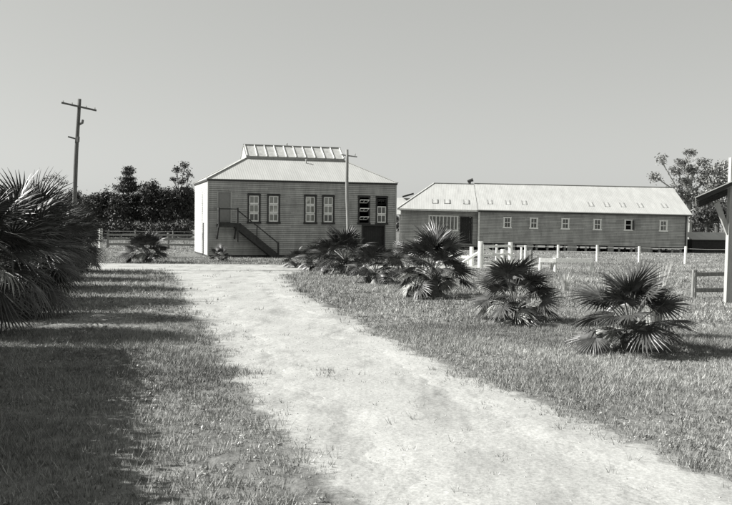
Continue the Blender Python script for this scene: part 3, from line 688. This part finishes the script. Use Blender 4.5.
# ------------------------------------------------------------------ palms
def frond_mesh(seed, dead=False, fine=False):
    rnd = random.Random(seed); V = []; F = []; T = []
    Lp = (.66 if not dead else .5)*rnd.uniform(.85, 1.15); Rf = (.60 if fine else .47)*rnd.uniform(.88, 1.12)
    # petiole in local x-z, arching; fan blade at its end
    pts = []; tilt = rnd.uniform(.1, .55)
    for k in range(6):
        f = k/5; pts.append(Vector((Lp*f, 0, .06*math.sin(f*2.2) if not dead else -.05*f*f)))
    end = pts[-1]; n = 30; spread = R(rnd.uniform(112, 150)) if not dead else R(rnd.uniform(35, 60))
    for j in range(n):
        a = -spread+2*spread*j/(n-1)+rnd.uniform(-.02, .02)
        L_ = Rf*(.72+.28*math.cos(a*.75))*rnd.uniform(.9, 1.06)
        if dead: L_ *= rnd.uniform(.7, 1.05)
        droop = (.10+.25*abs(a)/2+rnd.uniform(0, .18)) if not dead else rnd.uniform(.2, .5)
        tw = rnd.uniform(-.15, .15)
        d = Vector((math.cos(a), math.sin(a), 0)); s = Vector((-math.sin(a), math.cos(a), 0)); i = len(V)
        ks = [0, .28, .55, .8, 1.0]; wd = [.004, .014, .014, .0075, .001] if not fine else [.003, .011, .0105, .006, .001]; t = rnd.random()
        for q, w_ in zip(ks, wd):
            c = end+d*(L_*q)*.96+Vector((0, 0, -tilt*math.cos(a)*L_*q+.04*q-droop*L_*q**2.6*(1 if not dead else 1.5)+tw*q*.05))
            for sg, up in ((-1, -.010), (0, .010), (1, -.010)):
                V.append(tuple(c+s*(w_*1.25*sg)+Vector((0, 0, up*(w_/.026)))))
        for q in range(4):
            b = i+q*3
            F += [(b, b+3, b+4, b+1), (b+1, b+4, b+5, b+2)]; T += [t, min(1, t+.12)]
    me = bpy.data.meshes.new('frond'); me.from_pydata(V, [], F)
    at = me.attributes.new('tone', 'FLOAT', 'FACE'); at.data.foreach_set('value', T)
    me.materials.append(M['dead_frond'] if dead else M['frond']); me.update()
    mb = MB(); mb.tube([tuple(p) for p in pts]+[tuple(end+Vector((.05, 0, .01)))], [.018, .013, .011, .010, .009, .009, .003], 5)
    ms = bpy.data.meshes.new('stalk'); ms.from_pydata(mb.v, [], mb.f); ms.materials.append(M['dead_frond'] if dead else M['stalk']); ms.update()
    return me, ms
FR = [frond_mesh(i) for i in range(8)]; FF = [frond_mesh(80+i, False, True) for i in range(7)]; DF = [frond_mesh(50+i, True) for i in range(5)]
def palm(x, y, w, h, label, n=24, dead=5, trunk=.22, seed=0, grp=None, droopy=0, lean=0, up=0, fine=False):
    rnd = random.Random(seed*31+5); root = tag(empty('fan_palm', (x, y, float(gh(x, y)))), label, 'palm tree', grp)
    R0 = w/2/1.12; tz = trunk*h
    hs = (h-tz)/1.14
    pts = [(0, 0, -.1), (.0, 0, tz*.5), (lean, 0, tz), (lean, 0, tz+.10*hs)]
    mb = MB().tube(pts, [.13*hs+.03, .11*hs+.03, .10*hs+.02, .04*hs], 9, .18)
    for k in range(28):   # old leaf bases
        a = rnd.uniform(0, 6.28); z = rnd.uniform(.0, tz+.06*hs); r_ = .11*hs+.02
        mb.bar((math.cos(a)*r_*.8+lean*z/max(tz, .1), math.sin(a)*r_*.8, z), (math.cos(a)*r_*1.7+lean*z/max(tz, .1), math.sin(a)*r_*1.7, z+.10*hs), .05*hs, .03*hs)
    mb.build('trunk', M['palm_trunk'], root)
    def place(meshes, az, el, s, roll, nm):
        me, ms = meshes
        o = bpy.data.objects.new(nm, me); COL.objects.link(o); o.parent = root
        o.location = (lean, 0, tz+rnd.uniform(-.04, .08)*hs); o.rotation_mode = 'XYZ'
        m = Matrix.Rotation(az, 4, 'Z') @ Matrix.Rotation(-el, 4, 'Y') @ Matrix.Rotation(roll, 4, 'X')
        sx = R0*math.cos(el)**2+hs*math.sin(el)**2
        o.rotation_euler = m.to_euler(); o.scale = (s*sx, s*sx, s*sx)
        st_ = bpy.data.objects.new('stalk', ms); COL.objects.link(st_); st_.parent = o
    for k in range(n):
        f = (k+.5)/n; az = k*2.39996+rnd.uniform(-.25, .25)
        el = R(84)-f*R(84+22+droopy)+rnd.uniform(-.1, .1)+R(up)*f
        place(rnd.choice(FF if fine else FR), az, el, rnd.uniform(.78, 1.06), rnd.uniform(-.7, .7), 'frond')
    for k in range(dead):
        az = rnd.uniform(0, 6.28); place(rnd.choice(DF), az, R(rnd.uniform(-48, 18)), rnd.uniform(.65, .95), rnd.uniform(-.6, .6), 'dry_frond')
    return root
RG = 'fan palms in a row along the right of the track'; LG = 'fan palms in the dense left clump'
palm(4.85, 16.1, 2.6, 1.75, 'nearest palm of the right row, wide crown of dark pointed fans', 27, 15, .22, 1, RG, up=10)
palm(3.52, 20.8, 2.75, 1.68, 'second nearest palm of the right row, low spreading crown touching the grass', 24, 16, .18, 2, RG, up=12)
palm(2.08, 27.6, 3.3, 2.3, 'tall palm of the right row below the annex window', 29, 15, .26, 3, RG, up=10)
palm(.36, 33.9, 2.4, 1.6, 'small palm tucked between the two tallest of the right row', 28, 6, .2, 4, RG)
palm(-.93, 39.4, 3.3, 2.35, 'tall palm in front of the hall double door', 40, 10, .22, 5, RG)
palm(-2.3, 42.2, 2.3, 1.5, 'small palm just left of the one in front of the double door', 28, 6, .15, 6, RG)
palm(-3.45, 44.6, 2.0, 1.1, 'lowest leftmost palm of the right row, near the foot of the stair', 22, 5, .12, 7, RG)
palm(1.75, 37.5, 2.0, 1.7, 'pale scruffy palm with mostly dry fronds, behind the tall ones by the hall corner', 10, 10, .2, 8, RG)
palm(-12.05, 48.6, 3.2, 1.85, 'lone wide palm beyond the cross track left of the hall', 34, 8, .18, 9, None, up=10)
palm(-8.3, 50.6, 1.5, 1.05, 'tiny palm at the near left corner of the hall', 16, 4, .12, 10)
pl_ = [(-7.7, 17.6, 3.4, 3.2, 'nearest palm of the left clump, cut by the picture edge', 48, 14, .42, 28), (-8.5, 20.8, 3.3, 3.1, 'second palm of the left clump, with pale drooping dry fronds', 60, 18, .38, 40),
       (-9.4, 25.2, 3.0, 3.5, 'third palm of the left clump, its crown fanning upward', 52, 8, .40, 14), (-10.7, 29.8, 3.1, 3.4, 'fourth palm of the left clump, behind the fanning one', 46, 8, .36, 26),
       (-12.2, 34.2, 3.3, 3.1, 'fifth palm of the left clump, deep in its shade', 52, 6, .30, 34), (-13.2, 38.8, 3.2, 3.2, 'farthest palm of the left clump, nearest the cross track', 52, 6, .28, 36),
       (-11.4, 23.6, 3.4, 3.9, 'rear palm of the left clump, tallest, at the picture edge', 56, 6, .40, 20), (-12.6, 29.0, 3.2, 3.6, 'rear palm of the left clump behind the fourth one', 50, 6, .36, 26)]
for i, (x, y, w_, h_, lb, n_, dd_, tr_, dr_) in enumerate(pl_): palm(x, y, w_, h_, lb, n_, dd_, tr_, 20+i, LG, droopy=dr_, fine=True, lean=random.uniform(-.25, .25))
# straw tussock behind the nearest palm
def tussock(x, y, h, n, label, sp=.3):
    V = []; F = []; T = []
    for k in range(n):
        a = random.uniform(0, 6.28); ln = random.uniform(.1, .75)*sp; hh = h*random.uniform(.5, 1); i = len(V); w_ = .010; t = a+1.57; b0 = random.uniform(0, .12)
        for f in (0, .5, 1):
            c = Vector((math.cos(a)*(b0+ln*f*f), math.sin(a)*(b0+ln*f*f), hh*f)); ww_ = w_*(1-.9*f)
            V += [tuple(c+Vector((math.cos(t), math.sin(t), 0))*ww_), tuple(c-Vector((math.cos(t), math.sin(t), 0))*ww_)]
        F += [(i, i+1, i+3, i+2), (i+2, i+3, i+5, i+4)]; q = random.random(); T += [q, q]
    o = tag(link_mesh('tussock', V, F, M['straw'], None, False, T), label, 'grass tussock'); o.location = (x, y, float(gh(x, y)))
tussock(6.0, 18.3, 1.6, 420, 'tall straw-coloured tussock fanning up behind the nearest palm', .8)
tussock(6.9, 30.5, .75, 120, 'small pale tussock in the grass beyond the second palm', .5)
tussock(9.4, 44.8, .8, 120, 'pale tussock by the low white hitching rail', .5)

# ------------------------------------------------------------------ trees
def leaf_cloud(clumps, size, per_m2, m, parent, name='crown'):
    V = []; TT = []
    for (cx_, cy_, cz_, rx, ry, rz) in clumps:
        n = int(per_m2*(rx*ry+rx*rz+ry*rz)*4.19/1.0)
        d = RNG.normal(0, 1, (n, 3)); d /= np.linalg.norm(d, axis=1)[:, None]
        lump = 1+.22*np.sin(d[:, 0]*5+cx_)*np.sin(d[:, 1]*4+cz_)+.18*np.sin(d[:, 2]*7+cx_*2)
        r = (RNG.random(n)**.45)*lump
        # sprays: leaves gather round random twig ends
        p = d*r[:, None]*np.array([rx, ry, rz])+np.array([cx_, cy_, cz_])
        k = max(4, n//28); ctr = p[RNG.integers(0, n, k)]; idx = RNG.integers(0, k, n)
        p = np.where((RNG.random(n) < .75)[:, None], ctr[idx]+RNG.normal(0, 1, (n, 3))*np.array([1, 1, .65])*size*1.9, p)
        u = RNG.normal(0, 1, (n, 3)); u /= np.linalg.norm(u, axis=1)[:, None]; w_ = np.cross(u, RNG.normal(0, 1, (n, 3))); w_ /= np.linalg.norm(w_, axis=1)[:, None]
        s = size*(.5+.8*RNG.random(n))[:, None]
        V.append(np.stack([p-u*s, p+w_*s*.45, p+u*s, p-w_*s*.45], 1).reshape(-1, 3)); TT.append(RNG.random(n))
    V = np.concatenate(V); TT = np.concatenate(TT); nf = len(V)//4
    me = bpy.data.meshes.new(name); me.vertices.add(nf*4); me.vertices.foreach_set('co', V.astype(np.float32).ravel())
    me.loops.add(nf*4); me.loops.foreach_set('vertex_index', np.arange(nf*4, dtype=np.int32))
    me.polygons.add(nf); me.polygons.foreach_set('loop_start', np.arange(0, nf*4, 4, dtype=np.int32)); me.polygons.foreach_set('loop_total', np.full(nf, 4, dtype=np.int32))
    t = me.attributes.new('tone', 'FLOAT', 'FACE'); t.data.foreach_set('value', TT.astype(np.float32))
    me.materials.append(m); me.update(calc_edges=True)
    o = bpy.data.objects.new(name, me); COL.objects.link(o); o.parent = parent; return o
def tree(x, y, clumps, label, m='leaf_dark', bark='bark', r=.25, fork=.35, size=.22, dens=9, grp=None, name='tree'):
    z = float(gh(x, y)); e = tag(empty(name, (x, y, z)), label, 'tree', grp); mb = MB()
    low = min(c[2]-c[5] for c in clumps); top = max(c[2] for c in clumps); fz = max(.8, low+(top-low)*fork*.5)
    mb.tube([(0, 0, -.1), (r*.3, 0, fz*.5), (0, 0, fz)], [r*1.3, r, r*.8], 9, .06)
    for c in clumps:
        s = Vector((0, 0, fz*random.uniform(.75, 1))); t = Vector(c[:3]); md = (s+t)/2+Vector((random.uniform(-.3, .3), random.uniform(-.3, .3), -.1*(t-s).length))
        mb.tube([s, md, t], [r*.55, r*.35, r*.12], 6)
        for _ in range(3):
            q = t+Vector((random.uniform(-.7, .7)*c[3], random.uniform(-.7, .7)*c[4], random.uniform(-.1, .6)*c[5])); mb.tube([md.lerp(t, .6), q], [r*.2, r*.05], 5)
    mb.build('trunk', M[bark], e); leaf_cloud(clumps, size, dens, M[m], e); return e
def auto_clumps(w, h, low, n, seed, flat=.75):
    rnd = random.Random(seed); out = []
    for k in range(n):
        a = k*2.4; f = (k+.5)/n; z = low+(h-low)*(.25+.6*f); rr = w/2*(.62*math.sqrt(1-(2*f-.85)**2*.55)) if abs(2*f-.85) < 1.2 else w*.2
        s = w*rnd.uniform(.19, .30); out.append((math.cos(a)*rr*rnd.uniform(.4, 1), math.sin(a)*rr*rnd.uniform(.4, 1), z, s, s, s*flat))
    return out
# left background row, Y about 115-130 m
def pxx(px, Y): return (px-366)/884*Y
BG = [(92, 118, 3.6, 6.2, 'low rounded tree just right of the left palm clump'), (106, 121, 3.6, 7.0, 'dark tree left of the conifer, feathery top'), (117, 116, 3.4, 5.6, 'squat dark tree at the foot of the conifer'),
      (141, 122, 3.2, 6.3, 'narrow dark tree tight against the right of the conifer'), (152, 118, 4.4, 8.0, 'broad round-headed tree, largest right of the conifer'), (167, 117, 3.6, 7.0, 'dense dark tree between the round-headed one and the hall'),
      (187, 119, 4.4, 7.2, 'dark tree half hidden by the hall side wall'), (74, 122, 4.2, 6.6, 'tree seen through the right fronds of the left palm clump'), (205, 121, 5, 6.6, 'tree wholly behind the hall roof corner')]
for i, (px, Y, w_, h_, lb) in enumerate(BG[:-1]):
    tree(pxx(px, Y), Y, auto_clumps(w_, h_, .9, 11, i), lb, 'leaf_dark' if i % 3 else 'leaf_mid', r=.22, size=.17, dens=44, grp='trees beyond the left paddock')
Y = 118   # sparse gum with open top
cl = [(-.6, 0, 9.0, .6, .6, .5), (.4, 0, 9.6, .55, .5, .5), (.9, .2, 8.6, .6, .5, .5), (.0, .3, 7.7, .7, .6, .5), (-1.1, 0, 7.9, .5, .5, .4), (-.4, 0, 6.4, .9, .8, .7), (.7, 0, 6.2, .9, .8, .8), (0, 0, 4.6, 1.3, 1.2, 1.1)]
tree(pxx(181, Y), Y, cl, 'thin open-topped gum tree beside the hall side wall', 'leaf_dark', r=.16, size=.14, dens=50, grp='trees beyond the left paddock')
cl = [(-.7, 0, 7.6, .8, .7, .45), (.5, 0, 8.0, .8, .7, .4), (1.4, 0, 7.2, .7, .6, .4), (-1.6, 0, 6.8, .6, .6, .4), (0, 0, 6.0, 1.1, 1, .6)]
tree(pxx(52, 120), 120, cl, 'wispy gum top showing above the left palm clump', 'leaf_gum_lit', r=.12, size=.15, dens=26, grp='trees beyond the left paddock')
# layered conifer
Y = 119; x = pxx(128, Y); e = tag(empty('conifer', (x, Y, 0)), 'layered dark conifer, tallest tree in the left background', 'tree', 'trees beyond the left paddock')
mb = MB().tube([(0, 0, -.1), (0, 0, 4), (0, 0, 9.6)], [.3, .2, .04], 9); cl = []
for k in range(12):
    z = 2.6+k*.6+random.uniform(-.12, .12); rr = [2.2, 2.3, 2.0, 1.7, 1.9, 2.1, 1.5, 1.8, 1.2, 1.2, .8, .55][k]; nb = 6
    for j in range(nb):
        a = j*6.283/nb+k*.5; q = random.uniform(.55, 1.2); mb.tube([(0, 0, z-.1), (math.cos(a)*rr*q, math.sin(a)*rr*q, z+.12)], [.06, .02], 5)
        cl.append((math.cos(a)*rr*.62*q, math.sin(a)*rr*.62*q, z, .42*rr*.8+.1, .42*rr*.8+.1, random.uniform(.14, .34)))
mb.build('trunk', M['bark'], e); leaf_cloud(cl, .12, 70, M['leaf_dark'], e)
# low scrub along the far paddock edge
for i, (px, w_, h_) in enumerate([(97, 3.4, 2.2), (110, 3.2, 1.9), (124, 3.6, 2.2), (137, 3, 1.8), (147, 3.4, 2.1), (160, 3.2, 2.0), (173, 3.0, 1.9), (184, 3.4, 2.3)]):
    Y = 108+random.uniform(-2, 2)
    lb = ['leftmost', 'second', 'third', 'fourth', 'fifth', 'sixth', 'seventh', 'rightmost'][i]+' low shrub of the row under the far left trees'
    tree(pxx(px, Y), Y, auto_clumps(w_, h_, .0, 6, 40+i), lb, 'leaf_mid' if i % 2 else 'leaf_dark', r=.08, size=.2, dens=24, grp='shrubs at the far paddock edge', name='shrub')
# right background gums
def gum(px, Y, cl, lb, **k):
    x = pxx(px, Y); C_ = [((c[0]-px)/884*Y, c[5] if len(c) > 5 else random.uniform(-1, 1), 2.3+(226-c[1])/884*Y, c[2]/884*Y, c[3]/884*Y if False else c[2]/884*Y, c[4]/884*Y) for c in cl]
    return tree(x, Y, C_, lb, **k)
gum(688, 102, [(656, 177, 6, 0, 5), (673, 172, 7, 0, 5), (661, 160, 5, 0, 2.5), (682, 162, 6, 0, 4), (690, 152, 7, 0, 3), (700, 162, 6, 0, 4), (692, 170, 7, 0, 4), (684, 182, 8, 0, 6), (700, 180, 8, 0, 5), (690, 195, 9, 0, 7), (675, 190, 7, 0, 5), (708, 172, 8, 0, 5), (712, 188, 10, 0, 8), (698, 205, 10, 0, 8), (680, 200, 9, 0, 7)],
    'tall spreading gum tree with separate umbrella-shaped tufts above the woolshed end', m='leaf_gum_lit', bark='gum_bark', r=.30, size=.14, dens=75, fork=.9)
gum(716, 98, [(712, 185, 10, 0, 8), (722, 176, 10, 0, 7), (730, 186, 10, 0, 9), (706, 198, 9, 0, 8), (718, 202, 12, 0, 9), (736, 200, 10, 0, 8), (714, 170, 8, 0, 5), (726, 166, 8, 0, 5), (704, 208, 9, 0, 8)], 'rounded tree with sunlit-pale leaf colour behind the shelter roof corner', m='leaf_gum_lit', r=.25, size=.16, dens=60)
gum(706, 92, [(702, 212, 8, 0, 7), (712, 216, 9, 0, 7), (722, 214, 9, 0, 8), (698, 218, 6, 0, 5), (732, 216, 9, 0, 8)], 'dark bushy tree low behind the stockyard rails', m='leaf_mid', r=.18, size=.16, dens=60)
gum(752, 100, [(744, 190, 12, 0, 10), (760, 182, 12, 0, 10), (756, 204, 14, 0, 9)], 'tree past the right edge behind the stout post', m='leaf_gum_lit', r=.25, size=.2, dens=26)
# far wood closing the horizon
cl = []
for k in range(150):
    x = -260+k*3.6+random.uniform(-1, 1); y = 235+random.uniform(-8, 8)
    if not -155 < x < 175: continue
    s = random.uniform(2.2, 4.0); cl.append((x, y, random.uniform(1.6, 2.8), s, s, random.uniform(1.8, 2.8)))
fw_ = leaf_cloud(cl, .5, 4, M['leaf_mid'], None, 'far_wood'); tag(fw_, 'continuous low wood along the horizon', 'wood', kind='stuff')
# tall hedge added out of view at the left to shade the near lawn
e = tag(empty('added_shade_hedge', (-4.15, 1.6, 0), R(15.2)), 'tall dense hedge added out of view to shade the near grass', 'hedge')
mb = MB()
for k in range(16): mb.tube([(random.uniform(-.2, .2), k*.95, -.1), (random.uniform(-.3, .3), k*.95, 2.0)], [.07, .03], 6)
mb.build('stems', M['bark'], e)
n = 60000; P = RNG.random((n, 3))*np.array([1.6, 14.9, 2.42])+np.array([-.8, -.2, .05]); P += RNG.normal(0, .07, P.shape)
u = RNG.normal(0, 1, (n, 3)); u /= np.linalg.norm(u, axis=1)[:, None]; w_ = np.cross(u, RNG.normal(0, 1, (n, 3))); w_ /= np.linalg.norm(w_, axis=1)[:, None]
VV = np.stack([P-u*.10, P+w_*.05, P+u*.10, P-w_*.05], 1).reshape(-1, 3)
link_mesh('foliage', VV, [(4*i, 4*i+1, 4*i+2, 4*i+3) for i in range(n)], M['leaf_dark'], e, False, RNG.random(n))

# ------------------------------------------------------------------ camera
f_px = 884.; p = math.atan(29.8/f_px); rr = R(.57)
fwd = Vector((0, math.cos(p), -math.sin(p))); r_0 = Vector((1, 0, 0)); u_0 = r_0.cross(fwd)
rt = r_0*math.cos(rr)+u_0*math.sin(rr); upv = -r_0*math.sin(rr)+u_0*math.cos(rr)
cam = bpy.data.cameras.new('camera'); co = bpy.data.objects.new('camera', cam); COL.objects.link(co)
mt = Matrix((rt, upv, -fwd)).transposed().to_4x4(); mt.translation = (0, 0, 2.3); co.matrix_world = mt
cam.sensor_fit = 'HORIZONTAL'; cam.sensor_width = 36; cam.lens = f_px/732*36; cam.clip_end = 5000; cam.clip_start = .1
SC.camera = co

# ------------------------------------------------------------------ light
EL, AZ = R(37), None
sdir = Vector((-math.cos(EL)*math.cos(R(-4)), -math.cos(EL)*math.sin(R(-4)), math.sin(EL)))   # towards the sun
sun = bpy.data.lights.new('sun', 'SUN'); sun.energy = 5.0; sun.angle = R(.55); sun.color = (1, .985, .96)
so = bpy.data.objects.new('sun', sun); COL.objects.link(so); so.rotation_euler = sdir.to_track_quat('Z', 'Y').to_euler(); so.location = (-30, -5, 30)
wd = bpy.data.worlds.new('World'); SC.world = wd; wd.use_nodes = True; nt = wd.node_tree; N = nt.nodes; N.clear()
sky = N.new('ShaderNodeTexSky'); sky.sky_type = 'NISHITA'; sky.sun_disc = False; sky.sun_elevation = EL
sky.sun_rotation = math.atan2(sdir.x, sdir.y); sky.air_density = 1.0; sky.dust_density = 1.5; sky.ozone_density = 1
# sky reduced to grey, mostly from its red channel
dot = N.new('ShaderNodeVectorMath'); dot.operation = 'DOT_PRODUCT'; dot.inputs[1].default_value = (.72, .28, 0)
nt.links.new(sky.outputs[0], dot.inputs[0])
pw = N.new('ShaderNodeMath'); pw.operation = 'POWER'; pw.inputs[1].default_value = .38; nt.links.new(dot.outputs['Value'], pw.inputs[0])
pm = N.new('ShaderNodeMath'); pm.operation = 'MULTIPLY'; pm.inputs[1].default_value = 1.75; nt.links.new(pw.outputs[0], pm.inputs[0])
tint = N.new('ShaderNodeVectorMath'); tint.operation = 'SCALE'; tint.inputs[0].default_value = (1.0, 1.012, .975); nt.links.new(pm.outputs[0], tint.inputs['Scale'])
bg = N.new('ShaderNodeBackground'); bg.inputs[1].default_value = .102; nt.links.new(tint.outputs[0], bg.inputs[0])
wo = N.new('ShaderNodeOutputWorld'); nt.links.new(bg.outputs[0], wo.inputs[0])
SC.view_settings.view_transform = 'Standard'; SC.view_settings.look = 'None'; SC.view_settings.gamma = 1
SC.view_settings.exposure = 1.04; SC.view_settings.use_curve_mapping = False
SC.render.engine = 'CYCLES'; SC.cycles.max_bounces = 6; SC.cycles.transparent_max_bounces = 12
